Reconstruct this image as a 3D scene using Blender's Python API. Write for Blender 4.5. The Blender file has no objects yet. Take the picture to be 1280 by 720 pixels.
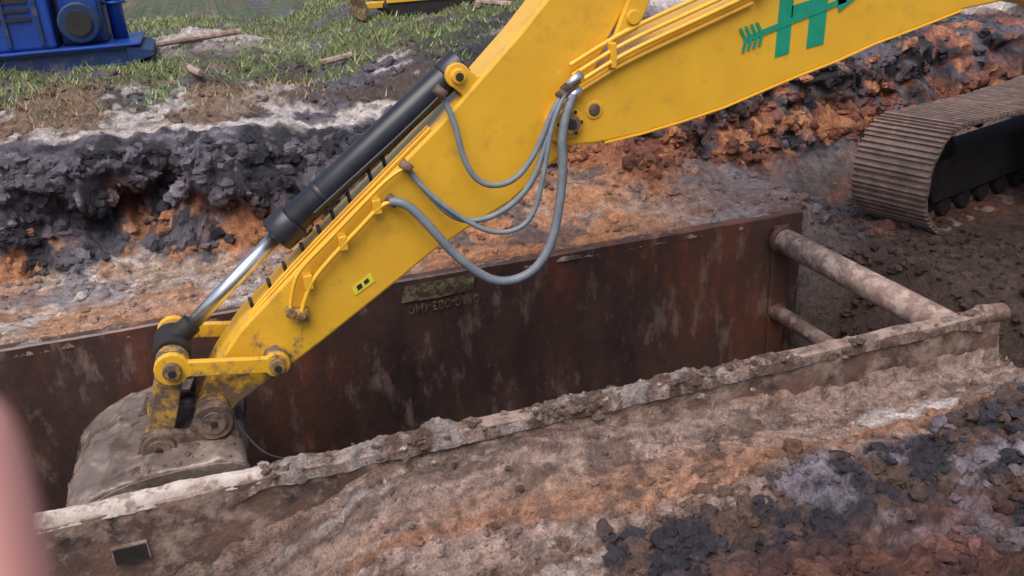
import bpy, bmesh, math, random
import numpy as np
from mathutils import Vector, Matrix
random.seed(3); rng=np.random.default_rng(5)
scene=bpy.context.scene
# ---------------------------------------------------------------- noise
def _hash(ix,iy,s):
    n=(ix.astype(np.int64)*374761393+iy.astype(np.int64)*668265263+s*1442695041)&0xFFFFFFFF
    n=((n^(n>>13))*1274126177)&0xFFFFFFFF
    n=n^(n>>16)
    return (n&0xFFFF)/65535.0
def vn(x,y,s=0):
    x=np.asarray(x,float);y=np.asarray(y,float)
    ix=np.floor(x);iy=np.floor(y);fx=x-ix;fy=y-iy
    fx=fx*fx*(3-2*fx);fy=fy*fy*(3-2*fy)
    a=_hash(ix,iy,s);b=_hash(ix+1,iy,s);c=_hash(ix,iy+1,s);d=_hash(ix+1,iy+1,s)
    return (a*(1-fx)+b*fx)*(1-fy)+(c*(1-fx)+d*fx)*fy
def fbm(x,y,o=5,s=0,g=.5,rot=.6):
    t=0;a=1;n=0
    for i in range(o):
        ca,sa=math.cos(rot*i),math.sin(rot*i)
        t=t+a*vn((x*ca-y*sa)*2.03**i,(x*sa+y*ca)*2.03**i,s+i*17);n+=a;a*=g
    return t/n
def rdg(x,y,o=4,s=0): return 1-np.abs(2*fbm(x,y,o,s,.55)-1)*2.2
def ss(a,b,x):
    t=np.clip((np.asarray(x,float)-a)/(b-a),0,1);return t*t*(3-2*t)
def ip(x,xs,ys): return np.interp(x,xs,ys)
# ---------------------------------------------------------------- terrain functions
def lines(X):
    Yb=ip(X,[-3,.5,2.5,4.5,5.8,7,14],[8.6,8.7,8.5,8.5,8.8,9.2,10.2])+ .45*(fbm(X*.9,X*0+3,4,7)-.5)*2
    W=ip(X,[-3,1,3,6,12],[1.0,1.0,1.2,1.2,1.2])
    Zt=ip(X,[-4,0,1.2,2.5,5,10],[1.15,1.05,.88,.95,1.0,1.0])
    return Yb,W,Zt
def H(X,Y,full=False):
    X=np.asarray(X,float);Y=np.asarray(Y,float)
    Yb,W,Zt=lines(X)
    wob=.40*(fbm(X*1.9,Y*1.9,4,11,.5)-.5)*2
    t0=np.clip((Y+wob-Yb)/W,0,1)
    t=.42*t0+.58*ss(.26,.72,t0)
    t=np.where(t0>0,t,0)
    base=.02+.12*(fbm(X*2,Y*2,4,3)-.5)+.07*(fbm(X*8,Y*8,4,4,.6)-.5)
    base=base+.26*ss(1.4,2.6,X)*(1-ss(4.6,5.5,X))*ss(7.5,8.5,Y)
    rough=fbm(X*2.5,Y*2.5,5,21,.6)-.5
    ridg=rdg(X*3.6,Y*3.6,4,33)
    z=base+t*Zt+ (4*t*(1-t))*.50*rough+ (t>0)*.07*(ridg-.5)
    z=z+.16*ss(0,5,Y-Yb-W)
    up=ss(0,1.0,Y-Yb-W)
    z=z+up*(.16*(fbm(X*.9,Y*.9,4,41)-.5)+.14*rough)*(1-.6*ss(12,15,Y))
    z=z+up*ss(2.5,4,X)*(.35*(fbm(X*1.4,Y*1.4,5,43,.6)-.45)+.10*(ridg-.5))
    z=z+.35*np.exp(-((X+.1)/1.3)**2-((Y-15.6)/.7)**2)*(.6+.8*rough)
    z=z+.22*np.exp(-((X-1.2)/1.2)**2-((Y-10.9)/.5)**2)
    bench=ss(5.55,6.3,X)*(1-ss(0,.9,Y-Yb+.35))
    z=z*(1-bench)+(-.5+.18*rough+.06*ridg)*bench
    nz=ip(X,[-3,-.9,-.3,.4,1.5,2.6,3.4,5.2,6],[-.95,-.95,-.6,-.18,-.11,-.22,-.38,-.42,-.5])
    dY=4.68-Y
    nz2=ip(X,[-3,-.5,.5,2,3.5,5,8],[-.9,-.65,-.42,-.36,-.25,-.2,-.1])
    k=ss(0,1.3,dY)
    n=nz*(1-k)+nz2*k
    n=n+.10*(fbm(X*1.1,Y*3,4,51,.5,0)-.5)*ss(0,.3,dY)+.10*(fbm(X*6,Y*6,6,52,.66)-.5)+.045*(fbm(X*.45,Y*9,4,53,.5,0)-.5)
    n=n+.03*(rdg(X*9,Y*9,4,55)-.5)
    dk=ss(4.0,3.35,Y-.10*(X-1.5))*ss(.9,2.0,X)
    n=n+dk*(.10*(rdg(X*2.6,Y*2.6,4,61)-.6)+.16*(fbm(X*8,Y*8,5,62,.6)-.5)+.10+.12*ss(3.6,5,X))
    n=n+ss(2.7,1.2,Y)*1.6
    near=1-ss(4.66,4.72,Y)
    near=np.where(X>5.35,(1-ss(4.4,5.4,Y)),near)
    z=z*(1-near)+n*near
    d=2.35*(1-ss(5.1,6.6,X))*ss(-4.2,-2.5,X)
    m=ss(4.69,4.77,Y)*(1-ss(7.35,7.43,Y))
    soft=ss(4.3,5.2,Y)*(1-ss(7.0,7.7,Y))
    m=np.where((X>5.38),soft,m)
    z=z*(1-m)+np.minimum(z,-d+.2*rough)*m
    if full: return z,t,up,near,m,bench,dk
    return z
C=lambda *a:np.array(a,float)
DARK=C(.034,.030,.038);DARK2=C(.125,.11,.13);ORG=C(.54,.235,.10);RED=C(.27,.09,.05);PALE=C(.68,.60,.56)
BRN=C(.16,.098,.074);PINK=C(.45,.32,.265);TAN=C(.50,.37,.28);GRS=C(.11,.13,.055);DRY=C(.23,.15,.10);MUD=C(.12,.085,.065)
def mixc(a,b,t): t=np.clip(t,0,1)[...,None];return a*(1-t)+b*t
def gmask(X,Y):
    n1=fbm(X*1.3,Y*1.3,6,71,.6);n2=fbm(X*3.1,Y*3.1,6,72,.6)
    return ss(11.2,12.9,Y+1.9*(n1-.5)*2+ip(X,[-2,1,3,6],[.5,-.3,.1,-4]))*ss(.43,.56,n2*.6+fbm(X*.9,Y*1.6,4,70)*.4+.03)*(1-ss(12.4,13.2,Y)*ss(6,7.5,X))
def COL(X,Y,z,t,up,near,m,bench,dk):
    Yn=Y+1.1*z
    n1=fbm(X*1.3,Yn*1.3,6,71,.6);n2=fbm(X*3.1,Yn*3.1,6,72,.6);n3=fbm(X*8,Yn*8,5,73,.65);n4=fbm(X*.7,Yn*.7,5,74)
    st=fbm(X*.55,Y*6,6,75,.6,.06);nz=fbm(X*2.4,z*3.0+Y*1.2,5,78,.6)
    o=np.ones(X.shape+(1,))
    strip=mixc(TAN*o,PALE,ss(.44,.54,n2)); strip=mixc(strip,ORG,ss(.48,.55,n1)*.6)
    og=ss(.8,1.4,X+1.2*(n1-.5))*ss(4.9,3.7,X+.8*(n2-.5))
    strip=mixc(strip,DARK2,ss(3.6,4.4,X+.8*(n1-.5))*.75)
    strip=mixc(strip,DARK2,ss(.53,.58,n2)*ss(.2,.6,Y-7.6)*.6)
    strip=mixc(strip,ORG,og*.85);strip=mixc(strip,BRN*1.1,ss(.51,.59,n3)*.55);strip=mixc(strip,TAN,og*ss(.56,.62,n2)*.6)
    strip=mixc(strip,DARK*1.6,og*ss(.54,.60,n2*.5+n1*.5)*.7)
    face=mixc(DARK*o,DARK2,ss(.46,.56,nz));face=mixc(face,DARK2*2.0,ss(.55,.62,n3)*ss(.46,.56,n2)*.8)
    face=mixc(face,RED*.8,ss(.7,.3,t+.5*(nz-.5))*ss(.51,.56,n1)*.85)
    face=mixc(face,ORG*.95,ss(.36,.16,t+.6*(nz-.5))*ss(.46,.52,n1*.6+n3*.4)*.92*ss(4.4,3.4,X))
    face=mixc(face,RED*1.1,ss(2.5,4.5,X)*ss(.53,.57,n2*.6+nz*.4)*.8)
    face=mixc(face,ORG*.9,ss(3.2,4.6,X)*ss(.56,.595,n2*.5+n3*.5)*.8)
    c=mixc(strip,face,ss(.01,.08,t+.12*(n3-.5)))
    top=mixc(MUD*.8*o,DARK2,ss(.47,.54,n1))
    top=mixc(top,PALE*.8,ss(.50,.56,n2*.5+n4*.5)*ss(7,3.5,X)*ss(13,12,Y))
    top=mixc(top,DARK*1.2,ss(2.2,3.2,X)*ss(.30,.45,n1+.1)*.95*ss(15,13,Y))
    top=mixc(top,DARK2*1.7,ss(3,4,X)*ss(.54,.60,n3*.5+n2*.5)*.6)
    top=mixc(top,RED*.8,ss(3,4,X)*ss(.56,.61,n1)*.6)
    top=mixc(top,DRY,ss(.49,.56,fbm(X*1.1+9,Y*1.1,4,79))*ss(1.5,-.5,X))
    top=mixc(top,GRS,gmask(X,Y))
    top=mixc(top,PALE*.8,np.exp(-((X+.1)/1.3)**2-((Y-15.6)/.7)**2)*1.6*ss(.3,.5,n2))
    top=mixc(top,PALE,ss(11.6,12.4,Y+.6*(n1-.5))*ss(6.5,8.5,X))
    lip=np.exp(-((up-.14)/.2)**2)*ss(.38,.46,n1)*ss(3.2,1.5,X)
    top=mixc(top,PALE*.95,lip*.95)
    c=mixc(c,top,ss(.01,.12,up+.06*(n3-.5)))
    b=mixc(DARK2*.7*o,BRN*.6,ss(.45,.52,n2));b=mixc(b,RED*.9,ss(.52,.58,n1)*.6);b=mixc(b,DARK,ss(.5,.56,n3)*.5)
    c=mixc(c,b,bench)
    n=mixc(PINK*.80*o,BRN*1.2,ss(.46,.55,st)*.85); n=mixc(n,PINK*1.08,ss(.52,.60,fbm(X*.6,Y*5,6,76,.62,.08))*.8)
    n=mixc(n,ORG*.8,ss(.51,.60,fbm(X*.4,Y*2.8,6,77,.6,.08))*.6*ss(4.4,4.05,Y))
    n=mixc(n,PALE*.85,ss(.58,.63,st)*.45)
    n=mixc(n,BRN*.65,ss(.51,.58,n3*.6+n2*.4)*.7)
    n=mixc(n,PALE,ss(.5,.8,np.exp(-((X-4.1)/.75)**2-((Y-4.2)/.22)**2)+.9*(n2-.45)))
    n=mixc(n,BRN*.7,ss(.2,-.6,X)*.75)
    dd=ss(.42,.55,dk+1.3*(n2-.5))
    dc=mixc(DARK*1.5*o,BRN*.8,ss(.46,.54,n3)); dc=mixc(dc,DARK2*2.1,ss(.51,.58,n2*.6+n3*.4)*.85*ss(2.5,3.4,X+Y-3.2)); dc=mixc(dc,RED*.7,ss(.52,.58,n1)*.55*ss(3.4,2.9,Y))  # lighter purple-grey mix paints a sheen into the dark soil colour
    n=mixc(n,dc,dd)
    c=mixc(c,n,near)
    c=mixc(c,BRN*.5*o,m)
    return c*(.74+.52*n3[...,None])
# ---------------------------------------------------------------- materials
def newmat(name):
    m=bpy.data.materials.new(name);m.use_nodes=True;nt=m.node_tree;b=nt.nodes['Principled BSDF'];return m,nt,b
def noise(nt,co,scale,detail=5,rough=.6):
    n=nt.nodes.new('ShaderNodeTexNoise');n.inputs['Scale'].default_value=scale;n.inputs['Detail'].default_value=detail;n.inputs['Roughness'].default_value=rough
    nt.links.new(co,n.inputs['Vector']);return n.outputs['Fac']
def ramp(nt,f,a,b,ca=(0,0,0,1),cb=(1,1,1,1)):
    r=nt.nodes.new('ShaderNodeValToRGB');r.color_ramp.elements[0].position=a;r.color_ramp.elements[1].position=b
    r.color_ramp.elements[0].color=ca;r.color_ramp.elements[1].color=cb;nt.links.new(f,r.inputs['Fac']);return r.outputs['Color']
def mix(nt,f,a,b,bt='MIX'):
    n=nt.nodes.new('ShaderNodeMix');n.data_type='RGBA';n.blend_type=bt
    if isinstance(f,(int,float)): n.inputs[0].default_value=f
    else: nt.links.new(f,n.inputs[0])
    for s,v in ((n.inputs[6],a),(n.inputs[7],b)):
        if isinstance(v,tuple): s.default_value=v if len(v)==4 else v+(1,)
        else: nt.links.new(v,s)
    return n.outputs[2]
def bump(nt,b,h,st,dist):
    n=nt.nodes.new('ShaderNodeBump');n.inputs['Strength'].default_value=st;n.inputs['Distance'].default_value=dist
    nt.links.new(h,n.inputs['Height']);nt.links.new(n.outputs[0],b.inputs['Normal'])
def math_(nt,op,a,b):
    n=nt.nodes.new('ShaderNodeMath');n.operation=op
    for i,v in enumerate((a,b)):
        if isinstance(v,(int,float)): n.inputs[i].default_value=v
        else: nt.links.new(v,n.inputs[i])
    return n.outputs[0]
def pmat(name,c1,c2,sc=6,rough=.5,metal=0,bm=.15,bd=.01,dirt=None,dlo=.55,dhi=.7,dsc=4,zd=None,stretch=None,coat=0,dirt2=None,d2=(.6,.7,2)):
    m,nt,b=newmat(name);tc=nt.nodes.new('ShaderNodeTexCoord');co=tc.outputs['Object']
    if stretch:
        mp=nt.nodes.new('ShaderNodeMapping');mp.inputs['Scale'].default_value=stretch;nt.links.new(co,mp.inputs['Vector']);co2=mp.outputs[0]
    else: co2=co
    f=noise(nt,co2,sc);c=mix(nt,ramp(nt,f,.35,.65),c1,c2)
    rr=None
    if dirt2: c=mix(nt,ramp(nt,noise(nt,co2,d2[2],6,.65),d2[0],d2[1]),c,dirt2)
    if dirt:
        d=noise(nt,co2,dsc,7,.7)
        if zd:
            sx=nt.nodes.new('ShaderNodeSeparateXYZ');nt.links.new(co,sx.inputs[0])
            mr=nt.nodes.new('ShaderNodeMapRange');mr.inputs[1].default_value=zd[0];mr.inputs[2].default_value=zd[1];mr.inputs[3].default_value=0;mr.inputs[4].default_value=zd[2]
            nt.links.new(sx.outputs[2],mr.inputs[0]);d=math_(nt,'ADD',d,mr.outputs[0])
        dm=ramp(nt,d,dlo,dhi);c=mix(nt,dm,c,dirt)
        rr=mix(nt,dm,(rough,)*3,(.85,)*3)
    nt.links.new(c,b.inputs['Base Color']);b.inputs['Roughness'].default_value=rough
    if rr is not None: nt.links.new(rr,b.inputs['Roughness'])
    b.inputs['Metallic'].default_value=metal;b.inputs['Coat Weight'].default_value=coat
    if bm: bump(nt,b,noise(nt,co,sc*5,5,.65),bm,bd)
    return m
def soilmat(name):
    m,nt,b=newmat(name);tc=nt.nodes.new('ShaderNodeTexCoord');co=tc.outputs['Object']
    at=nt.nodes.new('ShaderNodeAttribute');at.attribute_name='Col'
    f=noise(nt,co,11,7,.76);f2=noise(nt,co,60,3,.7)
    c=mix(nt,1.0,at.outputs['Color'],ramp(nt,f,.36,.64,(.50,.48,.50,1),(1.42,1.40,1.38,1)),'MULTIPLY')
    c=mix(nt,1.0,c,ramp(nt,f2,.3,.7,(.65,.65,.65,1),(1.3,1.3,1.3,1)),'MULTIPLY')
    nt.links.new(c,b.inputs['Base Color'])
    r=ramp(nt,noise(nt,co,4,4,.6),.38,.62,(.32,.32,.32,1),(.85,.85,.85,1));nt.links.new(r,b.inputs['Roughness'])
    h=math_(nt,'ADD',f,math_(nt,'MULTIPLY',f2,.35));bump(nt,b,h,.9,.06)
    return m
SOIL=soilmat('soil')
YEL=pmat('yellow_paint',(.85,.47,.035),(.79,.42,.03),3,.36,0,.03,.004,dirt=(.20,.12,.065),dlo=.70,dhi=.82,dsc=7,zd=(.65,-.25,.42),coat=.25,dirt2=(.66,.36,.04),d2=(.56,.72,5))
YEL2=pmat('yellow_paint_muddy',(.50,.28,.05),(.32,.18,.05),5,.55,0,.3,.01,dirt=(.13,.085,.06),dlo=.43,dhi=.53,dsc=9)
BLK=pmat('black_paint',(.016,.017,.024),(.028,.028,.036),6,.35,0,.05,.003,dirt=(.12,.09,.07),dlo=.66,dhi=.8,dsc=8)
CHR=pmat('chrome_rod',(.85,.86,.88),(.75,.76,.8),20,.30,1,0)
STL=pmat('dirty_steel',(.15,.105,.08),(.08,.055,.045),8,.6,.3,.5,.012,dirt=(.26,.17,.12),dlo=.48,dhi=.60,dsc=7)
BKT=pmat('bucket_steel',(.21,.165,.14),(.15,.11,.09),2,.40,.15,.35,.012,dirt=(.09,.055,.042),dlo=.48,dhi=.60,dsc=3.2,dirt2=(.32,.24,.195),d2=(.50,.62,5))
TRK=pmat('track_steel',(.27,.185,.155),(.18,.12,.10),7,.6,.15,.5,.015,dirt=(.34,.23,.185),dlo=.5,dhi=.62,dsc=6)
DRKM=pmat('dark_metal',(.02,.018,.018),(.035,.03,.028),7,.7,.2,.3,.01)
HOSE=pmat('hose_rubber',(.20,.225,.25),(.14,.16,.18),12,.5,0,.1,.003,dirt=(.3,.25,.2),dlo=.6,dhi=.75,dsc=12)
PLT=pmat('rusty_plate',(.10,.055,.044),(.045,.030,.029),2.6,.36,.12,.3,.012,dirt=(.23,.15,.125),dlo=.54,dhi=.70,dsc=3.4,stretch=(1.2,1,.45),dirt2=(.17,.065,.042),d2=(.50,.64,1.3))
PLTN=pmat('muddy_plate',(.20,.125,.095),(.10,.062,.05),4,.55,.05,.5,.02,dirt=(.34,.245,.20),dlo=.50,dhi=.64,dsc=5,zd=(-.22,.02,.10),dirt2=(.055,.038,.038),d2=(.52,.62,3))
PIPE=pmat('spreader_steel',(.34,.235,.19),(.2,.125,.10),6,.6,.1,.6,.02,dirt=(.46,.34,.29),dlo=.48,dhi=.58,dsc=8)
DUST=pmat('dried_mud',(.62,.53,.47),(.46,.37,.31),5,.8,0,.6,.02,dirt=(.28,.20,.16),dlo=.50,dhi=.60,dsc=7)
GRN=pmat('green_decal',(.01,.32,.19),(.01,.27,.15),10,.5,0,0)
LBL=pmat('label_yellow',(.85,.74,.05),(.75,.62,.05),30,.5,0,0)
STN=pmat('stencil_paint',(.26,.21,.10),(.15,.11,.07),14,.8,0,.2,.004,dirt=(.06,.038,.03),dlo=.42,dhi=.54,dsc=18)
BLU=pmat('blue_paint',(.008,.06,.32),(.008,.04,.22),3,.4,0,.05,.004,dirt=(.07,.06,.06),dlo=.60,dhi=.76,dsc=4)
BLUD=pmat('dark_blue_paint',(.01,.04,.14),(.01,.025,.08),4,.5,0,.1,.004,dirt=(.12,.10,.09),dlo=.55,dhi=.7,dsc=5)
GLS=pmat('cab_glass',(.02,.03,.035),(.03,.04,.045),2,.08,0,0)
SKIN=pmat('skin',(.95,.46,.38),(.90,.40,.33),20,.5,0,.1,.0005)
SLV=pmat('sleeve_cloth',(.10,.12,.16),(.07,.09,.12),60,.9,0,.4,.001)
# ---------------------------------------------------------------- mesh helpers
def obj(name,verts,faces,mat=None,parent=None,smooth=False,cols=None):
    me=bpy.data.meshes.new(name);me.from_pydata([tuple(v) for v in verts],[],faces);me.update()
    if cols is not None:
        a=me.color_attributes.new('Col','FLOAT_COLOR','POINT');c=np.ones((len(verts),4),np.float32);c[:,:3]=cols;a.data.foreach_set('color',c.ravel())
    o=bpy.data.objects.new(name,me);scene.collection.objects.link(o)
    if mat: me.materials.append(mat)
    if parent: o.parent=parent
    if smooth: me.polygons.foreach_set('use_smooth',[True]*len(me.polygons))
    return o
def empty(name,loc=(0,0,0)):
    e=bpy.data.objects.new(name,None);e.location=(0,0,0);e.empty_display_size=.3;scene.collection.objects.link(e);return e
def bevel(o,w=.01,seg=2,ang=35):
    m=o.modifiers.new('b','BEVEL');m.width=w;m.segments=seg;m.limit_method='ANGLE';m.angle_limit=math.radians(ang);m.harden_normals=False
def recalc(o):
    bm=bmesh.new();bm.from_mesh(o.data);bmesh.ops.recalc_face_normals(bm,faces=bm.faces);bm.to_mesh(o.data);bm.free()
def prism(name,prof,y0,y1,mat,parent,bv=.012):
    n=len(prof);v=[(x,y0,z) for x,z in prof]+[(x,y1,z) for x,z in prof]
    f=[tuple(range(n)),tuple(range(2*n-1,n-1,-1))]+[(i,i+n,(i+1)%n+n,(i+1)%n) for i in range(n)]
    o=obj(name,v,f,mat,parent);recalc(o)
    if bv: bevel(o,bv)
    return o
def box(name,x0,x1,y0,y1,z0,z1,mat,parent,bv=.01):
    return prism(name,[(x0,z0),(x1,z0),(x1,z1),(x0,z1)],y0,y1,mat,parent,bv)
def cyl(name,p,q,r,mat,parent,seg=28,r2=None,bv=0):
    p=Vector(p);q=Vector(q);d=(q-p).normalized();u=d.orthogonal().normalized();w=d.cross(u);r2=r if r2 is None else r2
    v=[];f=[]
    for c,rr in ((p,r),(q,r2)):
        for i in range(seg):
            a=2*math.pi*i/seg;v.append(c+(u*math.cos(a)+w*math.sin(a))*rr)
    f=[(i,(i+1)%seg,(i+1)%seg+seg,i+seg) for i in range(seg)]+[tuple(range(seg-1,-1,-1)),tuple(range(seg,2*seg))]
    o=obj(name,v,f,mat,parent)
    for pl in o.data.polygons: pl.use_smooth=len(pl.vertices)==4
    if bv: bevel(o,bv)
    return o
def pin(name,x,z,y0,y1,r,mat,parent): return cyl(name,(x,y0,z),(x,y1,z),r,mat,parent,bv=.006)
def link(name,p,q,r1,r2,w,y0,y1,mat,parent):
    p=Vector((p[0],p[1]));q=Vector((q[0],q[1]));d=(q-p).normalized();n=Vector((-d.y,d.x));prof=[]
    a0=math.asin(min(.95,w/r1));a1=math.asin(min(.95,w/r2))
    for i in range(15):
        a=a0+(2*math.pi-2*a0)*i/14;prof.append(p+(d*math.cos(a)+n*math.sin(a))*r1)
    for i in range(15):
        a=math.pi+a1+(2*math.pi-2*a1)*i/14;prof.append(q+(d*math.cos(a)+n*math.sin(a))*r2)
    return prism(name,[(v.x,v.y) for v in prof],y0,y1,mat,parent,.008)
def tube(name,pts,r,mat,parent,cyc=False,smooth=True):
    cu=bpy.data.curves.new(name,'CURVE');cu.dimensions='3D';cu.bevel_depth=r;cu.bevel_resolution=4;cu.use_fill_caps=True
    s=cu.splines.new('NURBS' if smooth else 'POLY');s.points.add(len(pts)-1)
    for i,p in enumerate(pts): s.points[i].co=(*p,1)
    if smooth: s.order_u=3;s.use_endpoint_u=True;s.resolution_u=8
    o=bpy.data.objects.new(name,cu);scene.collection.objects.link(o);cu.materials.append(mat);o.parent=parent;return o
# ---------------------------------------------------------------- ground sheet
def geo(start,end,first,n):
    t=np.linspace(0,1,n+1)[1:];return start+(end-start)*(t**3.2*.995+t*.005)
xs=np.concatenate([-geo(3.6,400,.1,26)[::-1],np.arange(-3.6,9.0,.023),np.arange(9.0,15,.05),geo(15,400,.1,26)])
ys=np.concatenate([-geo(-2.0,250,.1,22)[::-1],np.arange(2.0,4.6,.018),np.arange(4.6,4.86,.018),np.arange(4.86,7.3,.09),np.arange(7.3,7.5,.02),np.arange(7.5,8.1,.022),np.arange(8.1,10.3,.012),np.arange(10.3,12.5,.03),np.arange(12.5,19,.07),geo(19,450,.1,26)])
ys=np.sort(ys)
GX,GY=np.meshgrid(xs,ys)
z,t,up,near,m,bench,dk=H(GX,GY,True)
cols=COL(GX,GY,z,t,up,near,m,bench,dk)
st=np.minimum(1,4.5*t*(1-t))*(1-near)*(1-bench)*(1-m)
cav=1.15*np.exp(-((GX+1.2)/.75)**2-((t-.34)/.19)**2)+.7*np.exp(-((GX-3.9)/.5)**2-((t-.45)/.2)**2)
PX=GX+st*.10*(fbm(GX*3,z*3+GY*2,3,91,.5)-.5)
PY=GY+st*(.60*(fbm(GX*1.6,z*2.6+GY*.5,3,92,.45)-.5)-.16*(rdg(GX*2.6,z*3+GY*1.5,3,93)-.5)-.10*ss(.6,.92,t)+.60*cav)
pz=z+st*.08*(fbm(GX*5,z*4+GY*3,3,94,.5)-.5)
V=np.stack([PX,PY,pz],-1).reshape(-1,3);ny,nx=GX.shape
idx=np.arange(ny*nx).reshape(ny,nx)
F=np.stack([idx[:-1,:-1],idx[:-1,1:],idx[1:,1:],idx[1:,:-1]],-1).reshape(-1,4)
me=bpy.data.meshes.new('ground');me.vertices.add(len(V));me.vertices.foreach_set('co',V.ravel())
me.loops.add(F.size);me.loops.foreach_set('vertex_index',F.ravel());me.polygons.add(len(F))
me.polygons.foreach_set('loop_start',np.arange(0,F.size,4));me.polygons.foreach_set('loop_total',np.full(len(F),4))
me.polygons.foreach_set('use_smooth',np.ones(len(F),bool));me.update();me.validate()
a=me.color_attributes.new('Col','FLOAT_COLOR','POINT');c4=np.ones((len(V),4),np.float32);c4[:,:3]=cols.reshape(-1,3);a.data.foreach_set('color',c4.ravel())
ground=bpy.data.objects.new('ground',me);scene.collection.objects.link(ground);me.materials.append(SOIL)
def hz(x,y): return float(H(np.array([x]),np.array([y]))[0])
# ---------------------------------------------------------------- clods
def ico(s=1):
    bm=bmesh.new();bmesh.ops.create_icosphere(bm,subdivisions=s,radius=1);v=np.array([x.co[:] for x in bm.verts]);f=np.array([[w.index for w in q.verts] for q in bm.faces]);bm.free();return v,f
IV,IF=ico(2)
def lumps(name,X,Y,Z,S,c,flat=.7,parent=None,jit=.55):
    VV=[];FF=[];CC=[]
    for i in range(len(X)):
        p=IV*(1+jit*(rng.random((len(IV),1))-.5))
        p=p*np.array([1,rng.uniform(.6,1),rng.uniform(.45,flat+.2)])*S[i]
        a=rng.uniform(0,6.28);R=np.array([[math.cos(a),-math.sin(a),0],[math.sin(a),math.cos(a),0],[0,0,1]])
        p=p@R.T+np.array([X[i],Y[i],Z[i]+S[i]*.05]);VV.append(p);FF.append(IF+i*len(IV));CC.append(np.repeat(c[i:i+1]*rng.uniform(.75,1.2),len(IV),0))
    return obj(name,np.concatenate(VV),[tuple(q) for q in np.concatenate(FF)],SOIL,parent,False,np.concatenate(CC))
def scatter(name,X,Y,S):
    z,t,up_,ne,mm,be,dk_=H(X,Y,True);return lumps(name,X,Y,z,S,COL(X,Y,z,t,up_,ne,mm,be,dk_))
def pick(n,x0,x1,y0,y1,fn):
    X=rng.uniform(x0,x1,n*4);Y=rng.uniform(y0,y1,n*4);k=rng.random(n*4)<fn(X,Y);return X[k][:n],Y[k][:n]
X1,Y1=pick(4600,.8,6,2.3,4.1,lambda x,y:ss(4.0,3.4,y-.10*(x-1.5))*ss(.9,2,x)*ss(.25,.55,fbm(x*2,y*2,3,5)))
X2,Y2=pick(2400,-.5,5.6,3.2,4.66,lambda x,y:.1+.6*ss(.45,.6,fbm(x*2,y*3,3,6)))
X3,Y3=pick(1500,-3,8,7.5,8.9,lambda x,y:.1+.9*ss(.45,.6,fbm(x*1.5,y*1.5,3,8)))
X4,Y4=pick(1300,-3,13,9.8,13.5,lambda x,y:.2+.8*ss(.4,.6,fbm(x*1.5,y*1.5,3,9)))
X5,Y5=pick(600,5.6,7.5,4.8,8.6,lambda x,y:1+0*x)
Xc=np.concatenate([X1,X2,X3,X4,X5]);Yc=np.concatenate([Y1,Y2,Y3,Y4,Y5])
Sc=np.concatenate([.012+.062*rng.random(len(X1))**2.4,.006+.024*rng.random(len(X2))**3,.010+.045*rng.random(len(X3))**3,.02+.07*rng.random(len(X4))**2.5,.02+.07*rng.random(len(X5))**2])
scatter('dirt_clods',Xc,Yc,Sc)
# clumps sitting on the cut face of the bank
sel=np.where(((st>.35)&(GX>-3.5)&(GX<11)&(GY>8)).ravel())[0];sel=rng.choice(sel,2600,replace=False)
cs_=1+0*sel
sz=.018+.085*rng.random(len(sel))**2.3
lumps('bank_clumps',V[sel,0],V[sel,1],V[sel,2]-.01,sz,cols.reshape(-1,3)[sel],.85,None,.6)
# ---------------------------------------------------------------- grass
def grass():
    n=75000
    X=rng.uniform(-6,9,n);Y=rng.uniform(10.3,21,n)
    z,t,up_,ne,mm,be,dk_=H(X,Y,True)
    n1=fbm(X*1.3,Y*1.3,6,71,.6)
    g=gmask(X,Y)*.9+.04*ss(.5,.6,n1)*(X<3)
    g=g*(1-.95*np.exp(-((X+.1)/1.4)**2-((Y-15.6)/.7)**2))
    dr=ss(.50,.56,fbm(X*1.1+9,Y*1.1,4,79))*(X<1.2)*(Y<12.6)
    k=rng.random(n)<np.maximum(g,dr*.55)
    X=X[k];Y=Y[k];z=z[k];dr=dr[k];n=len(X)
    h=rng.uniform(.03,.10,n)*(.4+1.3*vn(X*1.7,Y*1.7,3));a=rng.uniform(0,6.28,n);w=.007+.010*rng.random(n)
    l=rng.uniform(-1.1,1.1,(n,2))*h[:,None]
    V=np.zeros((n,3,3));V[:,0]=np.stack([X-np.cos(a)*w,Y-np.sin(a)*w,z-.01],-1);V[:,1]=np.stack([X+np.cos(a)*w,Y+np.sin(a)*w,z-.01],-1);V[:,2]=np.stack([X+l[:,0],Y+l[:,1],z+h],-1)
    gc=np.array([.18,.27,.075]);gd=np.array([.34,.23,.13]);ge=np.array([.33,.36,.16])
    r=rng.random((n,1));c=gc*(1-r)+ge*r;c=c*(.55+.9*fbm(X*.8,Y*.8,3,88))[:,None];d=(dr[:,None]>rng.random((n,1)))|(rng.random((n,1))<.16);c=np.where(d,gd,c)*rng.uniform(.7,1.25,(n,1))
    m,nt,b=newmat('grass_blades');at=nt.nodes.new('ShaderNodeAttribute');at.attribute_name='Col';nt.links.new(at.outputs['Color'],b.inputs['Base Color']);b.inputs['Roughness'].default_value=.6
    obj('grass',V.reshape(-1,3),[(3*i,3*i+1,3*i+2) for i in range(n)],m,None,False,np.repeat(c,3,0))
grass()
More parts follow.
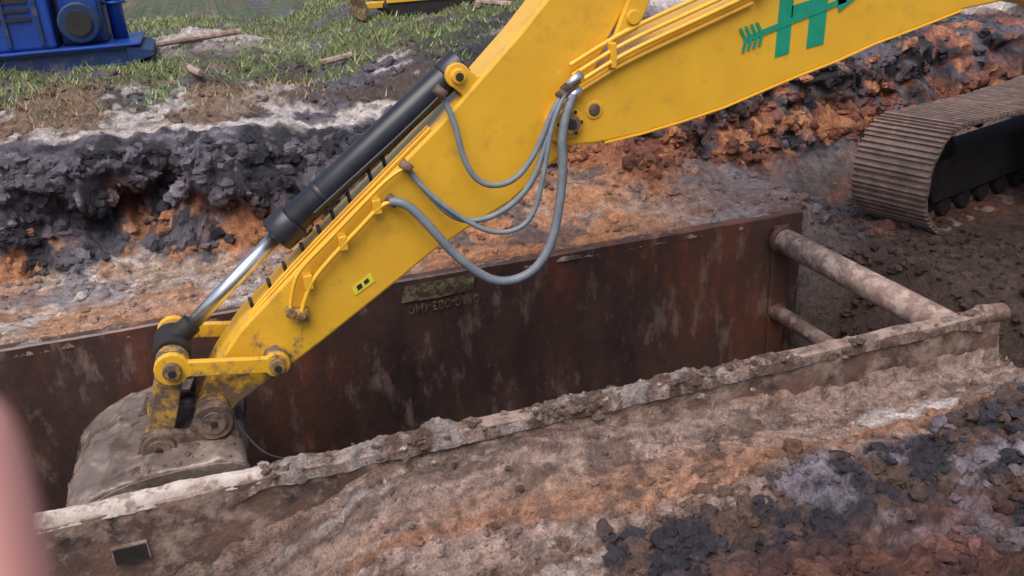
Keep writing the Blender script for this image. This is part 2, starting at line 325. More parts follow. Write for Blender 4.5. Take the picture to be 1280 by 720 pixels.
# ---------------------------------------------------------------- trench box
tb=empty('trench_box')
def plate(name,x0,x1,y0,y1,z0,z1,mat,amp,nx=300,nz=90):
    us=np.linspace(x0,x1,nx);prof=[(y0,z0)]+[(y0,q) for q in np.linspace(z0,z1-.015,nz)[1:]]+[(y0+.015,z1)]+[(y1-.015,z1)]+[(y1,q) for q in np.linspace(z1-.015,z0,nz//2)]
    P=np.array(prof);k=len(P);Vv=np.zeros((nx,k,3))
    for i,x in enumerate(us):
        dz=amp*1.0*(fbm(np.array([x*2.5]),np.array([1.]),5,31,.6)[0]-.5)*2
        Vv[i,:,0]=x;Vv[i,:,1]=P[:,0]+amp*1.0*(fbm(P[:,1]*3+x*1.7,P[:,0]*0+x*3.2-P[:,1]*2,5,35,.6)-.5)
        Vv[i,:,2]=P[:,1]+np.where(P[:,1]>z1-.05,dz,0)
    ix=np.arange(nx*k).reshape(nx,k);f=[]
    for i in range(nx-1):
        for j in range(k): f.append((ix[i,j],ix[i,(j+1)%k],ix[i+1,(j+1)%k],ix[i+1,j]))
    f.append(tuple(ix[0,::-1]));f.append(tuple(ix[-1,:]))
    f=[tuple(int(q) for q in r) for r in f]
    o=obj(name,Vv.reshape(-1,3),f,mat,tb);recalc(o);return o
plate('side_plate_near',-2.3,5.33,4.68,4.80,-2.4,0,PLTN,.025)
plate('side_plate_far',-2.3,5.42,7.32,7.44,-2.4,0,PLT,.012)
for nm,y0,y1,mt in (('near',4.80,4.86,PLTN),('far',7.27,7.31,PLT)):
    box('end_post_'+nm,5.06,5.24,y0,y1,-2.35,-.10,mt,tb,.01)
for z0,r in ((-.24,.125),(-1.05,.08)):
    cyl('spreader_pipe',(5.14,4.84,z0),(5.14,7.28,z0),r,PIPE,tb,32)
    for yy in (4.86,7.20): cyl('spreader_collar',(5.14,yy,z0),(5.14,yy+.06,z0),r*1.18,PLT,tb,32,bv=.006)
cyl('spreader_pipe',(-2.9,4.84,-1.5),(-2.9,7.28,-1.5),.08,PIPE,tb,32)
cyl('end_socket',(5.16,4.74,-.03),(5.40,4.74,-.06),.075,PLTN,tb,24,bv=.01)
box('slot_rim',-1.06,-.86,4.640,4.668,-.35,-.23,PLTN,tb,.004)
box('slot_shade_face',-1.05,-.87,4.634,4.641,-.34,-.24,DRKM,tb,.0)  # raised dark box, no opening: its colour stands in for shade inside the slot
def crust(name,x0,x1,yc,w,h,thr,seed,zb,env,mat=SOIL):
    us=np.arange(x0,x1,.012);cs=np.linspace(-1,1,19);
    A_,B_=np.meshgrid(us,cs,indexing='ij')
    e=np.interp(A_,env[0],env[1])
    hh=e*h*np.clip((fbm(A_*3.4,B_*.7,5,seed,.55)-thr)*3.0,0,1.3)*(1-B_**2)**.5*(.45+1.1*fbm(A_*14,B_*1.6,4,seed+5,.65))
    Y=yc+B_*w*(.85+.7*(fbm(A_*9,B_*0,5,seed,.6)-.4));Z=zb-.035+hh
    Z=Z-.07*np.abs(B_)**4-.08*(1-np.clip(e*4,0,1))
    c=np.zeros(A_.shape+(3,))+(PINK*.5+BRN*.4);c=mixc(c,BRN*.9,ss(.46,.54,fbm(A_*7,B_*1,5,seed+9,.65)));c=mixc(c,PALE*.65,ss(.54,.62,fbm(A_*4.5,B_*.6+4,5,seed+11,.65))*.6)
    ix=np.arange(A_.size).reshape(A_.shape)
    f=np.stack([ix[:-1,:-1],ix[1:,:-1],ix[1:,1:],ix[:-1,1:]],-1).reshape(-1,4)
    obj(name,np.stack([A_,Y,Z],-1).reshape(-1,3),[tuple(int(v) for v in q) for q in f],mat,tb,True,c.reshape(-1,3))
crust('mud_crust_near',-.4,5.2,4.735,.085,.09,.34,101,.026,([-.4,.1,.8,2.2,2.8,4.8,5.2],[0,.6,1,.9,.45,.35,0]))
crust('mud_crust_far',-2.2,5.3,7.385,.07,.045,.42,131,.022,([-2.2,5.3],[1,1]))
crust('dried_mud_top',-2.28,-.15,4.738,.062,.02,.2,151,.062,([-2.28,-.6,-.15],[1,1,.2]),DUST)
nl=900;lx=rng.uniform(-.3,5.1,nl);ly=4.735+rng.normal(0,.055,nl);kk=rng.random(nl)<np.interp(lx,[-.5,.2,2.3,3,5],[.1,.7,.7,.2,.15])*(.1+1.2*ss(.45,.6,fbm(lx*3,lx*0,4,77)));lx=lx[kk];ly=np.clip(ly[kk],4.60,4.84)
lc=np.zeros((len(lx),3))+PINK*.5;rr_=rng.random((len(lx),1));lc=np.where(rr_<.5,BRN*1.1,np.where(rr_>.94,PALE*.7,lc))
lumps('mud_lumps_top',lx,ly,.006+.012*rng.random(len(lx))-2.2*np.clip(np.abs(ly-4.735)-.05,0,1),.012+.032*rng.random(len(lx))**2,lc,.3,tb)
fc=bpy.data.curves.new('stencil','FONT');fc.body='0110-083-040';fc.size=.12;fc.extrude=.002
so=bpy.data.objects.new('stencil_marking',fc);scene.collection.objects.link(so);fc.materials.append(STN);so.parent=tb
so.rotation_euler=(math.radians(90),math.radians(180),0);so.location=(1.93,7.300,-.25)
prism('stencil_patch',[(1.24,-.06),(1.9,-.05),(1.88,-.20),(1.55,-.22),(1.2,-.21)],7.304,7.309,STN,tb,0)
# ---------------------------------------------------------------- excavator
ex=empty('excavator')
def offs(pts,d):
    o=[]
    for i,p in enumerate(pts):
        a=Vector(pts[max(0,i-1)]);b=Vector(pts[min(len(pts)-1,i+1)]);t_=(b-a).normalized();n_=Vector((-t_.y,t_.x));o.append((p[0]+n_.x*d,p[1]+n_.y*d))
    return o
STK=[(-.47,-.20),(-.36,-.19),(-.26,-.11),(.04,.05),(.35,.23),(.66,.42),(.97,.61),(1.22,.77),(1.59,.95),(1.84,1.06),(2.1,1.25),(2.3,1.38),(2.46,1.5),(2.5,1.68),(2.48,1.86),(2.62,2.13),(2.82,2.42),(2.86,2.56),(2.78,2.68),(2.64,2.70),(2.2,2.46),(1.96,2.22),(1.66,1.95),(1.36,1.68),(1.06,1.44),(.75,1.2),(.45,.96),(.14,.70),(-.17,.44),(-.36,.22),(-.53,-.03),(-.55,-.13)]
prism('stick',STK,5.86,6.24,YEL,ex,.018)
def strip_on(name,pts,w,y0,y1,mat):
    return prism(name,list(pts)+[p for p in offs(pts,w)][::-1],y0,y1,mat,ex,.004)
BOOM=[(2.12,1.55),(2.16,1.47),(2.25,1.43),(2.48,1.42),(2.86,1.45),(3.19,1.50),(3.52,1.56),(3.86,1.65),(4.13,1.72),(4.48,1.80),(4.83,1.90),(5.2,1.98),(5.63,2.08),(6.1,2.12),(6.7,2.0),(8.5,.82),(8.7,.85),(8.78,1.0),(8.7,1.2),(7.3,2.45),(6.8,2.78),(6.2,2.95),(5.6,2.94),(4.8,2.72),(4.1,2.48),(3.69,2.34),(3.36,2.24),(3.05,2.13),(2.67,1.99),(2.40,1.84),(2.2,1.72),(2.12,1.63)]
prism('boom',BOOM,5.79,6.31,YEL,ex,.016)
strip_on('boom_lower_flange',[(2.55,1.408),(2.86,1.438),(3.19,1.488),(3.52,1.548),(3.86,1.638),(4.13,1.708),(4.48,1.788),(4.83,1.888),(5.2,1.968),(5.63,2.068)],.016,5.782,6.318,YEL)
pin('boom_nose_flange',2.27,1.60,5.755,5.79,.105,YEL,ex);pin('boom_nose_pin',2.27,1.60,5.72,5.76,.07,YEL2,ex);pin('boom_nose_cap',2.27,1.60,5.705,5.725,.035,DRKM,ex)
for i in range(6):
    a=i*math.pi/3;pin('flange_bolt',2.27+.086*math.cos(a),1.60+.086*math.sin(a),5.742,5.757,.012,DRKM,ex)
pin('boom_port_ring',2.47,1.665,5.78,5.792,.065,YEL,ex);pin('boom_port_shade_disc',2.47,1.665,5.775,5.781,.045,STL,ex)  # solid darker disc on the ring; its colour replaces the shade of a hole
pin('stick_cyl_pin',2.74,2.58,5.78,6.32,.07,YEL2,ex)
cyl('stick_cylinder_rod',(2.76,6.05,2.62),(3.6,6.05,2.86),.055,CHR,ex);cyl('stick_cylinder_tube',(3.6,6.05,2.86),(5.7,6.05,3.3),.11,BLK,ex,bv=.01)
prism('stick_cylinder_lug',[(5.4,2.9),(5.95,2.9),(5.8,3.42),(5.62,3.42)],5.85,6.25,YEL,ex)
prism('tail_lug',[(2.62,2.10),(2.82,2.18),(2.95,2.45),(2.8,2.5)],5.80,5.85,YEL,ex,.01)
pin('tail_lug_boss',2.78,2.27,5.775,5.80,.05,YEL,ex)
C0=(1.52,6.05,1.99);C1=(.30,6.05,1.10);P1=(-.64,.31)
cyl('bucket_cylinder_tube',C0,C1,.105,BLK,ex,36,bv=.008)
d=(Vector(C1)-Vector(C0)).normalized();v1=Vector(C1)
cyl('bucket_cylinder_gland',v1-d*.02,v1+d*.15,.135,BLK,ex,36,bv=.012)
cyl('bucket_cylinder_band',v1-d*.30,v1-d*.26,.112,BLK,ex,36,bv=.006)
cyl('bucket_cylinder_head',Vector(C0)-d*.10,Vector(C0)+d*.06,.118,BLK,ex,36,bv=.01)
cyl('bucket_cylinder_rod',v1+d*.14,(P1[0],6.05,P1[1]+.03),.052,CHR,ex,32)
cyl('rod_eye',(P1[0],5.90,P1[1]+.02),(P1[0],6.20,P1[1]+.02),.125,DRKM,ex,bv=.02)
cyl('rod_eye_neck',(P1[0],6.05,P1[1]+.05),(P1[0]+.16,6.05,P1[1]+.05+.117),.075,DRKM,ex,bv=.01)
for y in (5.88,6.16): link('cylinder_bracket',(1.52,1.99),(1.68,1.84),.085,.14,.08,y,y+.05,YEL,ex)
pin('cylinder_top_pin',1.52,1.99,5.84,6.26,.05,YEL,ex);pin('cylinder_top_pin_cap',1.52,1.99,5.825,5.842,.028,DRKM,ex)
tube('cylinder_oil_tube',[(1.40,5.93,1.86),(1.1,5.93,1.63),(.8,5.93,1.42),(.45,5.93,1.17)],.014,BLK,ex)
P2=(.03,.20);T=(-.45,-.12);P3=(-.83,-.24)
for y in (5.70,6.34): link('idler_link',P1,P2,.115,.09,.055,y,y+.055,YEL,ex)
for x,z0,r in ((P1[0],P1[1],.06),(P2[0],P2[1],.055),(T[0],T[1],.065),(P3[0],P3[1],.06)):
    pin('linkage_pin',x,z0,5.655,6.445,r,YEL2,ex);pin('linkage_pin_bolt',x,z0,5.635,5.657,.025,DRKM,ex)
pin('stick_boss',P2[0],P2[1],5.76,6.34,.085,YEL2,ex);pin('stick_tip_boss',T[0],T[1],5.80,6.30,.12,YEL2,ex)
for y in (5.785,6.21): link('bucket_link_arm',P1,P3,.11,.10,.085,y,y+.10,YEL2,ex)
prism('bucket_link_web',[(-.72,.18),(-.60,.16),(-.74,-.12),(-.86,-.08)],5.88,6.22,YEL2,ex,.01)
pin('link_hub',P1[0],P1[1],5.76,6.34,.085,YEL2,ex)
bk=[(-.25,-.40),(-.28,-.33),(-.36,-.285),(-.48,-.265),(-.65,-.26),(-.85,-.265),(-1.0,-.28),(-1.14,-.315),(-1.27,-.37),(-1.39,-.455),(-1.47,-.57),(-1.52,-.70),(-1.54,-.86),(-1.53,-1.02),(-1.48,-1.18),(-1.37,-1.34),(-1.20,-1.48),(-1.0,-1.58),(-.8,-1.64),(-.62,-1.69)]
inn=offs(bk,.03)
ny_=40;Vv=[];f=[];yy=np.linspace(5.40,6.70,ny_)
def dens(l):
    o=[]
    for a,b in zip(l[:-1],l[1:]):
        for q in (0,.25,.5,.75): o.append((a[0]*(1-q)+b[0]*q,a[1]*(1-q)+b[1]*q))
    return o+[l[-1]]
bkd=dens(bk);innd=dens(inn);n=len(bkd)
for li,lay in enumerate((bkd,innd)):
    for y in yy:
        for j,(x,zz) in enumerate(lay):
            q=(float(fbm(np.array([j*.3]),np.array([y*4.5]),4,5,.55)[0])-.46)*.14 if li==0 else 0
            q=max(q,0)+(.012*math.sin((y-5.4)/1.3*math.pi) if li==0 else 0)
            Vv.append((x-q*.5,y,zz+q))
def I(l,i,j): return l*ny_*n+i*n+j
for l in (0,1):
    for i in range(ny_-1):
        for j in range(n-1): f.append((I(l,i,j),I(l,i,j+1),I(l,i+1,j+1),I(l,i+1,j)))
for i in range(ny_-1):
    for j in (0,n-1): f.append((I(0,i,j),I(1,i,j),I(1,i+1,j),I(0,i+1,j)))
for j in range(n-1):
    for i in (0,ny_-1): f.append((I(0,i,j),I(0,i,j+1),I(1,i,j+1),I(1,i,j)))
o=obj('bucket_shell',Vv,f,BKT,ex,True);recalc(o)
for y in (5.385,6.685): prism('bucket_side_plate',offs(bk,.008),y,y+.03,BKT,ex,.004)
for y in (5.372,6.70): prism('side_cutter',[(-.30,-.40),(-.22,-.42),(-.50,-1.72),(-.66,-1.70),(-.48,-1.0)],y,y+.025,STL,ex,.004)
for y in (5.47,5.78,6.09,6.40,6.60):
    prism('wear_strip',[p for p in bk[10:18]]+[p for p in offs(bk,-.03)[17:9:-1]],y,y+.06,STL,ex,.003)
for i in range(5):
    y=5.43+i*.28;prism('bucket_tooth',[(-.75,-1.60),(-.60,-1.74),(-.38,-1.92),(-.62,-1.70)],y,y+.10,STL,ex,.006)
nb=170;bx_=rng.uniform(-1.15,-.35,nb);by_=rng.uniform(5.42,6.65,nb);kb=fbm(bx_*3,by_*3,3,9)>.5;bx_=bx_[kb];by_=by_[kb]
lumps('mud_on_bucket',bx_,by_,np.interp(bx_,[-1.15,-1.0,-.5,-.35],[-.31,-.27,-.25,-.27]),.008+.03*rng.random(len(bx_))**2.5,np.zeros((len(bx_),3))+BRN*1.1,.4,ex)
for y in (5.70,6.30):
    prism('bucket_ear',[(-1.0,-.30),(-.95,-.20),(-.92,-.14),(-.83,-.12),(-.75,-.14),(-.62,-.17),(-.54,-.02),(-.45,0.02),(-.36,-.01),(-.31,-.10),(-.30,-.28),(-.30,-.34),(-.98,-.34)],y+.0,y+.055,STL,ex,.012)
    pin('ear_boss',T[0],T[1],y-.04,y+.075,.13,STL,ex);pin('ear_boss',P3[0],P3[1],y-.04,y+.075,.11,STL,ex)
    pin('ear_boss_cap',T[0],T[1],y-.055,y-.03,.085,STL,ex);pin('ear_boss_cap',P3[0],P3[1],y-.055,y-.03,.075,STL,ex)
def Pp(l,y): return [(a/100,(y[i] if isinstance(y,list) else y),b/100) for i,(a,b) in enumerate(l)]
tube('hose',Pp([(138,190),(145,172),(147,145),(158,125),(182,125),(202,148),(214,175),(230,190)],[5.84,5.78,5.74,5.70,5.68,5.70,5.72,5.74]),.021,HOSE,ex)
tube('hose',Pp([(109,144),(123,120),(142,100),(169,103),(194,122),(208,154),(222,182)],[5.83,5.78,5.73,5.68,5.66,5.70,5.73]),.021,HOSE,ex)
tube('hose',Pp([(96,121),(104,122),(118,104),(138,74),(167,50),(203,64),(218,125),(217,160),(229,180)],[5.80,5.76,5.72,5.68,5.64,5.63,5.66,5.69,5.73]),.033,HOSE,ex)
tube('hose',Pp([(112,138),(120,126),(140,106),(165,90),(192,96),(204,138),(212,168),(226,186)],[5.84,5.76,5.70,5.63,5.62,5.64,5.69,5.73]),.018,HOSE,ex)
for x,z0 in ((2.30,1.90),(2.23,1.83),(2.29,1.80),(2.27,1.87)):
    cyl('hose_fitting',(x-.05,5.735,z0-.035),(x+.06,5.74,z0+.035),.034,CHR if x>2.28 else STL,ex,12)
for x,z0 in ((1.37,1.91),(1.09,1.44),(.97,1.215)): cyl('hose_fitting',(x-.03,5.82,z0+.03),(x+.03,5.80,z0-.03),.034,STL,ex,12)
for k,(dz,y,x1) in enumerate(((0,5.74,5.6),(.065,5.76,5.6),(-.07,5.765,3.4),(.13,5.80,5.4))):
    tube('boom_pipe',[(2.30,y,1.86+dz),(2.5,y,1.955+dz),(2.72,y,2.05+dz),(3.1,y,2.17+dz),(3.7,y,2.36+dz),(4.4,y,2.60+dz),(5.0,y,2.80+dz),(x1+.2,y,2.95+dz)][:(8 if x1>4 else 5)],.017,YEL,ex)
for x,z0 in ((2.6,2.02),(3.75,2.39),(4.5,2.65)):
    box('pipe_clamp',x-.02,x+.02,5.72,5.79,z0-.07,z0+.10,YEL,ex,.006)
tube('stick_pipe',Pp([(25,51),(32,68),(38,76),(53,90),(75,108),(90,121),(97,121)],5.80),.017,YEL,ex)
tube('stick_pipe',Pp([(18,54),(22,72),(30,84),(48,98),(72,118),(100,141),(109,143)],5.81),.014,YEL,ex)
for x,z0 in ((.33,.70),(.60,.94),(.86,1.16)): box('pipe_clamp',x-.03,x+.03,5.785,5.862,z0-.02,z0+.08,YEL,ex,.005)
for x,z0 in ((.25,.51),(.18,.54)): cyl('pipe_elbow',(x,5.865,z0-.01),(x,5.77,z0-.01),.034,YEL2,ex,14,bv=.006)
box('pipe_block',.20,.30,5.79,5.862,.44,.54,YEL2,ex,.008)
for i in range(9):
    x=-.05+i*.13+random.uniform(-.02,.02);z0=.60+(x+.05)*.84;cyl('grease_fitting',(x,6.0,z0-.06),(x-.012,6.0,z0+.02),.014,DRKM,ex,8)
for yy_ in (5.90,5.97): tube('grease_line',[(-.1,yy_,.50),(.2,yy_,.77),(.6,yy_,1.10),(1.0,yy_,1.42),(1.3,yy_,1.66)],.01,YEL,ex)
def decal(name,pts,y,mat): return prism(name,pts,y-.003,y,mat,ex,0)
decal('warning_label',[(.62,.615),(.77,.70),(.79,.63),(.64,.55)],5.857,LBL)
decal('label_text',[(.655,.618),(.69,.638),(.70,.605),(.665,.585)],5.853,BLK);decal('label_text',[(.71,.646),(.745,.666),(.752,.64),(.717,.62)],5.853,BLK)
fy=5.788
def sl(x0,x1,z0,z1,k=.06): return [(x0,z0),(x1,z0+.02),(x1+k*.3,z1+.02),(x0+k*.3,z1)]
decal('emblem_bar',sl(3.93,4.05,1.88,2.36),fy,GRN);decal('emblem_bar',sl(4.20,4.35,1.92,2.44),fy,GRN)
decal('emblem_bar',[(4.05,2.13),(4.21,2.16),(4.21,2.27),(4.05,2.24)],fy,GRN)
sx0,sz0,sx1,sz1=3.68,2.04,4.52,2.25
decal('emblem_arrow_shaft',[(sx0,sz0-.022),(sx1,sz1-.022),(sx1,sz1+.022),(sx0,sz0+.022)],fy-.004,GRN)
decal('emblem_arrow_head',[(4.46,2.16),(4.66,2.285),(4.42,2.34)],fy-.004,GRN)
for i in range(4):
    x=3.66+i*.045;zz=sz0+(x-sx0)*.226
    decal('emblem_fletching',[(x,zz),(x+.025,zz),(x-.025,zz+.085),(x-.05,zz+.085)],fy-.008,GRN);decal('emblem_fletching',[(x,zz),(x+.025,zz),(x+.005,zz-.085),(x-.02,zz-.085)],fy-.008,GRN)
def track(fx,fyc,yaw,zb=-.5,W=.85,L=4.5,R=.53,name='track'):
    dx,dy=math.cos(yaw),math.sin(yaw);nxv=(-dy,dx)
    def Wd(u,v,z): return (fx+dx*u+nxv[0]*v,fyc+dy*u+nxv[1]*v,z)
    zc=zb+R+.03;per=2*(L-2*R)+2*math.pi*R;nS=int(per/.18);VV=[];FF=[]
    def path(s):
        s%=per;a=L-2*R
        if s<a: return R+s,zc-R,0
        s-=a
        if s<math.pi*R: th=s/R;return L-R+R*math.sin(th),zc-R*math.cos(th),th
        s-=math.pi*R
        if s<a:
            q=s/a;return L-R-s,zc+R-.05*math.sin(math.pi*q),math.pi
        s-=a;th=s/R;return R-R*math.sin(th),zc+R*math.cos(th),math.pi+th
    def bx(u,z,th,a0,a1,h0,h1,v0,v1):
        b=len(VV);ct,st_=math.cos(th),math.sin(th)
        for v in (v0,v1):
            for a_,h_ in ((a0,h0),(a1,h0),(a1,h1),(a0,h1)):
                VV.append(Wd(u+ct*a_+st_*h_,v,z+st_*a_-ct*h_))
        for q in ((0,1,2,3),(7,6,5,4),(0,4,5,1),(1,5,6,2),(2,6,7,3),(3,7,4,0)): FF.append(tuple(b+k for k in q))
    for i in range(nS):
        u,z,th=path(i*per/nS);j=random.uniform(-.012,.012);th+=random.uniform(-.04,.04)
        bx(u,z,th,-.092,.090,0,.022,-W/2+j,W/2+j)
        for g in (-.072,-.0,.068): bx(u,z,th,g-.011,g+.011,.02,.050,-W/2+j,W/2+j)
        for v in (-.12,.08): bx(u,z,th,-.09,.09,-.09,0.002,v,v+.04)
    o=obj(name+'_shoes',VV,FF,TRK,ex);recalc(o)
    cyl(name+'_idler',Wd(R,-.13,zc),Wd(R,.13,zc),R-.06,DRKM,ex,40,bv=.02);cyl(name+'_idler_hub',Wd(R,-.20,zc),Wd(R,.20,zc),.14,DRKM,ex,24,bv=.01)
    cyl(name+'_sprocket',Wd(L-R,-.10,zc),Wd(L-R,.10,zc),R-.08,DRKM,ex,24,bv=.02);cyl(name+'_drive',Wd(L-R,-.3,zc),Wd(L-R,.25,zc),.26,YEL2,ex,24,bv=.02)
    for i in range(8): cyl(name+'_roller',Wd(.85+i*.4,-.2,zb+.16),Wd(.85+i*.4,.2,zb+.16),.11,DRKM,ex,20,bv=.01)
    for i in (1.5,2.9): cyl(name+'_carrier_roller',Wd(i,-.12,zc+R-.15),Wd(i,.12,zc+R-.15),.07,DRKM,ex,16)
    VV2=[];P=[(.55,zb+.26),(L-.5,zb+.26),(L-.6,zb+.76),(.9,zb+.76),(.5,zc+.1),(.42,zc-.1)]
    for v in (-.22,.22):
        for u,z in P: VV2.append(Wd(u,v,z))
    k=len(P);F2=[tuple(range(k)),tuple(range(2*k-1,k-1,-1))]+[(i,i+k,(i+1)%k+k,(i+1)%k) for i in range(k)]
    o=obj(name+'_frame',VV2,F2,DRKM,ex);bevel(o,.02)
YAW=math.radians(17)
track(6.62,7.50,YAW,W=.9,R=.56);track(7.3,4.80,YAW,name='track_near',W=.9,R=.56)
hx,hy=9.0,6.5
cyl('slew_ring',(hx,hy,.25),(hx,hy,.74),.75,DRKM,ex,40,bv=.02);box('carbody',8.4,9.8,5.8,7.4,-.1,.4,DRKM,ex,.05)
box('house_deck',8.45,12.0,4.95,7.6,.74,.98,DRKM,ex,.03)
box('engine_hood',9.7,11.6,4.97,7.58,.98,2.1,YEL,ex,.08)
prism('counterweight',[(11.6,.75),(12.1,.8),(12.35,1.1),(12.35,1.8),(12.1,2.1),(11.6,2.1)],4.95,7.6,YEL,ex,.08)
box('tool_box',8.55,9.68,6.7,7.58,.98,1.75,YEL,ex,.05)
prism('cab_body',[(8.5,.98),(10.0,.98),(10.0,2.75),(8.95,2.8),(8.62,2.2)],4.97,5.68,YEL,ex,.05)
prism('cab_glass_side',[(8.72,1.6),(9.5,1.6),(9.5,2.62),(9.05,2.66),(8.76,2.15)],4.955,4.968,GLS,ex,.0)
prism('cab_glass_front',[(8.46,1.15),(8.49,1.15),(8.61,2.2),(8.94,2.76),(8.92,2.78),(8.59,2.22)],5.05,5.60,GLS,ex,.0)
for i in range(7): box('hood_louvre',9.95,10.8,4.95,4.972,1.25+i*.09,1.29+i*.09,DRKM,ex,.0)
tube('handrail',[(8.6,7.5,1.75),(8.6,7.5,2.1),(9.6,7.5,2.1),(9.6,7.5,1.75)],.018,YEL,ex,smooth=False)
for y in (5.66,6.44):
    cyl('boom_cylinder_tube',(8.5,y,.72),(7.9,y,1.4),.10,BLK,ex);cyl('boom_cylinder_rod',(7.9,y,1.4),(7.25,y,2.15),.055,CHR,ex)
pin('boom_cylinder_pin',7.25,2.15,5.6,6.5,.07,YEL2,ex);pin('boom_foot_pin',8.62,1.0,5.6,6.5,.09,YEL2,ex)
for y in (5.70,6.34): prism('boom_foot_bracket',[(8.45,.98),(9.1,.98),(8.75,1.22),(8.55,1.2)],y,y+.06,YEL,ex,.01)
tube('loose_cable',[(-.30,5.6,-.1),(-.22,5.5,-.28),(-.05,5.35,-.34),(.12,5.25,-.3)],.007,DRKM,ex)
# ---------------------------------------------------------------- blue pump unit on skid
bp=empty('blue_pump_skid');DY=.75;g0=hz(-2,14.1+DY)+.02
def bxp(n,x0,x1,y0,y1,z0,z1,m,b=.01): box(n,x0,x1,y0+DY,y1+DY,g0+z0,g0+z1,m,bp,b)
for y in (13.35,14.75):
    bxp('skid_beam_web',-4.6,-1.2,y+.05,y+.07,0,.26,BLUD,0)
    for zz in (0,.23): bxp('skid_beam_flange',-4.6,-1.2,y,y+.12,zz,zz+.03,BLUD,.004)
prism('skid_runner_nose',[(-1.2,g0),(-.85,g0+.10),(-.85,g0+.18),(-1.2,g0+.26)],13.35+DY,14.87+DY,BLUD,bp,.01)
bxp('deck',-4.6,-1.0,13.32,14.9,.261,.30,BLU)
bxp('engine_enclosure',-4.5,-2.1,13.5,14.75,.30,1.75,BLU,.04)
for i in range(6): bxp('enclosure_rib',-4.4+i*.42,-4.34+i*.42,13.46,13.5,.36,1.65,BLUD,.005)
for i in range(5): bxp('louvre',-2.75,-2.35,13.47,13.499,.7+i*.12,.75+i*.12,DRKM,0)
bxp('control_cabinet',-2.05,-1.45,13.75,14.6,.30,1.3,BLUD,.03)
bxp('cabinet_door',-2.0,-1.5,13.72,13.748,.36,1.22,BLU)
cyl('pump_volute',(-1.75,13.45+DY,g0+.62),(-1.75,13.70+DY,g0+.62),.28,BLUD,bp,32,bv=.03)
cyl('suction_flange',(-1.75,13.40+DY,g0+.62),(-1.75,13.45+DY,g0+.62),.17,DRKM,bp,24)
cyl('discharge_pipe',(-1.3,14.1+DY,g0+.3),(-1.3,14.1+DY,g0+1.9),.11,BLU,bp,24);cyl('discharge_flange',(-1.3,14.1+DY,g0+.8),(-1.3,14.1+DY,g0+.84),.17,BLU,bp,24)
# ---------------------------------------------------------------- small yellow machine far away
mx=empty('mini_excavator');g1=hz(3.3,15.7);X0,Y0=2.85,15.4
for y in (Y0,Y0+1.0):
    prism('rubber_track',[(X0+.1,g1),(X0+1.4,g1),(X0+1.55,g1+.2),(X0+1.4,g1+.4),(X0+.1,g1+.4),(X0-.05,g1+.2)],y,y+.28,DRKM,mx,.05)
prism('dozer_blade',[(X0-.45,g1+.02),(X0-.38,g1+.02),(X0-.32,g1+.2),(X0-.38,g1+.38),(X0-.45,g1+.38),(X0-.40,g1+.2)],Y0-.05,Y0+1.33,YEL2,mx,.01)
box('blade_arm',X0-.35,X0+.3,Y0+.5,Y0+.8,g1+.15,g1+.25,YEL,mx,.01)
box('side_skirt',X0+.0,X0+1.5,Y0-.03,Y0+.0,g1+.26,g1+.40,YEL,mx,.01)
prism('mini_house',[(X0+.2,g1+.5),(X0+1.6,g1+.5),(X0+1.7,g1+.9),(X0+1.5,g1+1.15),(X0+.9,g1+1.15),(X0+.2,g1+.7)],Y0,Y0+1.28,YEL,mx,.06)
for x in (X0+.3,X0+1.4):
    for y in (Y0+.1,Y0+1.15): cyl('canopy_post',(x,y,g1+.6),(x,y,g1+2.2),.03,BLK,mx,10)
box('canopy',X0+.15,X0+1.6,Y0,Y0+1.28,g1+2.2,g1+2.28,YEL,mx,.03)
prism('mini_boom',[(X0+.1,g1+.6),(X0-.5,g1+1.6),(X0-1.0,g1+1.8),(X0-1.0,g1+1.65),(X0-.6,g1+1.45),(X0-.1,g1+.6)],Y0+.55,Y0+.72,YEL,mx,.02)
prism('mini_stick',[(X0-1.05,g1+1.85),(X0-.93,g1+1.85),(X0-1.15,g1+1.05),(X0-1.25,g1+1.05)],Y0+.57,Y0+.70,YEL,mx,.02)
prism('mini_bucket',[(X0-1.3,g1+1.1),(X0-1.1,g1+1.1),(X0-1.0,g1+.8),(X0-1.25,g1+.6),(X0-1.5,g1+.75)],Y0+.4,Y0+.85,STL,mx,.02)
sc=empty('timber_scraps')
for (x,y,a,l) in ((4.75,15.5,.6,.9),(4.6,15.0,2.3,.7),(4.4,15.2,1.2,.5),(1.6,13.0,.3,.5),(-.3,12.4,2.0,.35),(-.2,15.0,.2,1.3)):
    g=hz(x,y)+.06;cyl('offcut',(x-math.cos(a)*l/2,y-math.sin(a)*l/2,g),(x+math.cos(a)*l/2,y+math.sin(a)*l/2,g+.05),.05,PIPE,sc,7,bv=.006)
# ---------------------------------------------------------------- camera
A_=Vector((.9470,.1726,-.2708)).normalized();U_=Vector((-.0552,.9183,.3921)).normalized();U_=(U_-A_*U_.dot(A_)).normalized();B_=U_.cross(A_)
R=Matrix((A_,B_,U_))
cam=bpy.data.cameras.new('camera');co=bpy.data.objects.new('camera',cam);scene.collection.objects.link(co)
co.matrix_world=Matrix.Translation((0,0,3))@R.to_4x4()
cam.lens=1108/1280*36;cam.sensor_width=36;cam.clip_start=.01;cam.clip_end=1500
cam.dof.use_dof=True;cam.dof.focus_distance=6.6;cam.dof.aperture_fstop=31.16/2.2
scene.camera=co
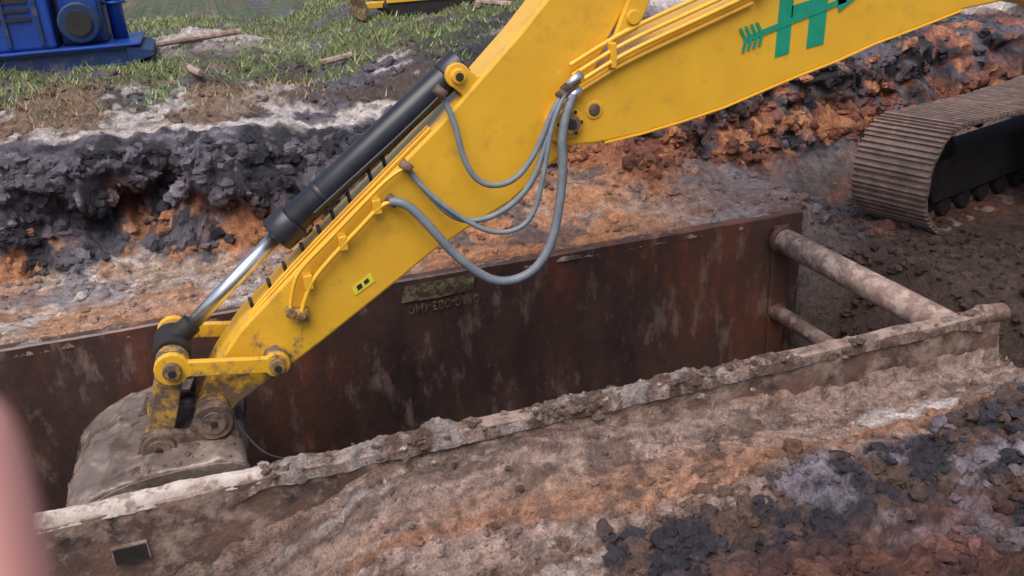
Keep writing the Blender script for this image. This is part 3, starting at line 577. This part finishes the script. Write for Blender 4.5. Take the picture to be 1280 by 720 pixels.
# ---------------------------------------------------------------- photographer's hand (finger over the lens edge)
def cw(p): return Vector((0,0,3))+R@Vector(p)
hand=empty('photographer_hand')
def skinned(name,pts,edges,rad,mat,root=0):
    me=bpy.data.meshes.new(name);me.from_pydata([cw(p) for p in pts],edges,[]);o=bpy.data.objects.new(name,me);scene.collection.objects.link(o);o.parent=hand
    me.materials.append(mat)
    o.modifiers.new('s','SKIN');sv=me.skin_vertices[0].data
    for i,r in enumerate(rad): sv[i].radius=(r,r);sv[i].use_root=(i==root)
    m=o.modifiers.new('ss','SUBSURF');m.levels=2;m.render_levels=2;o.modifiers['s'].use_smooth_shade=True
    return o
def chain(name,pts,rad,mat=SKIN): return skinned(name,pts,[(i,i+1) for i in range(len(pts)-1)],rad,mat)
chain('index_finger',[(-.0555,-.0085,-.080),(-.0535,-.017,-.080),(-.0502,-.035,-.079),(-.0470,-.055,-.075),(-.045,-.078,-.066),(-.042,-.105,-.052)],[.0085,.0100,.0104,.0106,.0108,.012])
chain('middle_finger',[(-.014,-.062,-.050),(-.018,-.072,-.068),(-.027,-.086,-.072),(-.036,-.112,-.052)],[.0075,.0085,.009,.010])
chain('ring_finger',[(.000,-.078,-.042),(-.004,-.088,-.058),(-.014,-.100,-.064),(-.026,-.124,-.044)],[.007,.008,.0085,.0095])
chain('little_finger',[(.008,-.096,-.032),(.004,-.103,-.044),(-.006,-.114,-.050),(-.018,-.134,-.036)],[.006,.007,.0075,.0085])
chain('thumb',[(-.004,-.075,-.005),(-.014,-.090,.000),(-.030,-.112,.000),(-.036,-.135,-.010)],[.008,.0095,.011,.013])
skinned('palm',[(-.036,-.165,-.010),(-.040,-.105,-.050),(-.033,-.118,-.046),(-.025,-.128,-.040),(-.017,-.140,-.030),(-.034,-.135,-.014),(-.038,-.195,.015),(-.045,-.30,.09),(-.05,-.36,.14)],
  [(0,1),(0,2),(0,3),(0,4),(0,5),(0,6),(6,7),(7,8)],[.024,.012,.012,.011,.010,.015,.024,.032,.036],SKIN)
chain('sleeve',[(-.043,-.27,.07),(-.05,-.36,.14),(-.07,-.52,.30)],[.042,.048,.058],SLV)
# ---------------------------------------------------------------- light
w=bpy.data.worlds.new('World');scene.world=w;w.use_nodes=True;nt=w.node_tree;bg=nt.nodes['Background']
sky=nt.nodes.new('ShaderNodeTexSky');sky.sky_type='NISHITA';sky.sun_disc=False
az=math.radians(215);el=math.radians(62)
sky.sun_elevation=el;sky.sun_rotation=az;sky.dust_density=4;sky.air_density=1.0
nt.links.new(sky.outputs[0],bg.inputs[0]);bg.inputs[1].default_value=.15
sd=bpy.data.lights.new('sun','SUN');sd.energy=2.4;sd.angle=math.radians(50);sd.color=(1,.99,.98)
s=bpy.data.objects.new('sun',sd);scene.collection.objects.link(s)
dv=Vector((math.sin(az)*math.cos(el),math.cos(az)*math.cos(el),math.sin(el)))
s.rotation_euler=dv.to_track_quat('Z','Y').to_euler()
scene.view_settings.view_transform='Standard';scene.view_settings.look='None';scene.view_settings.exposure=0
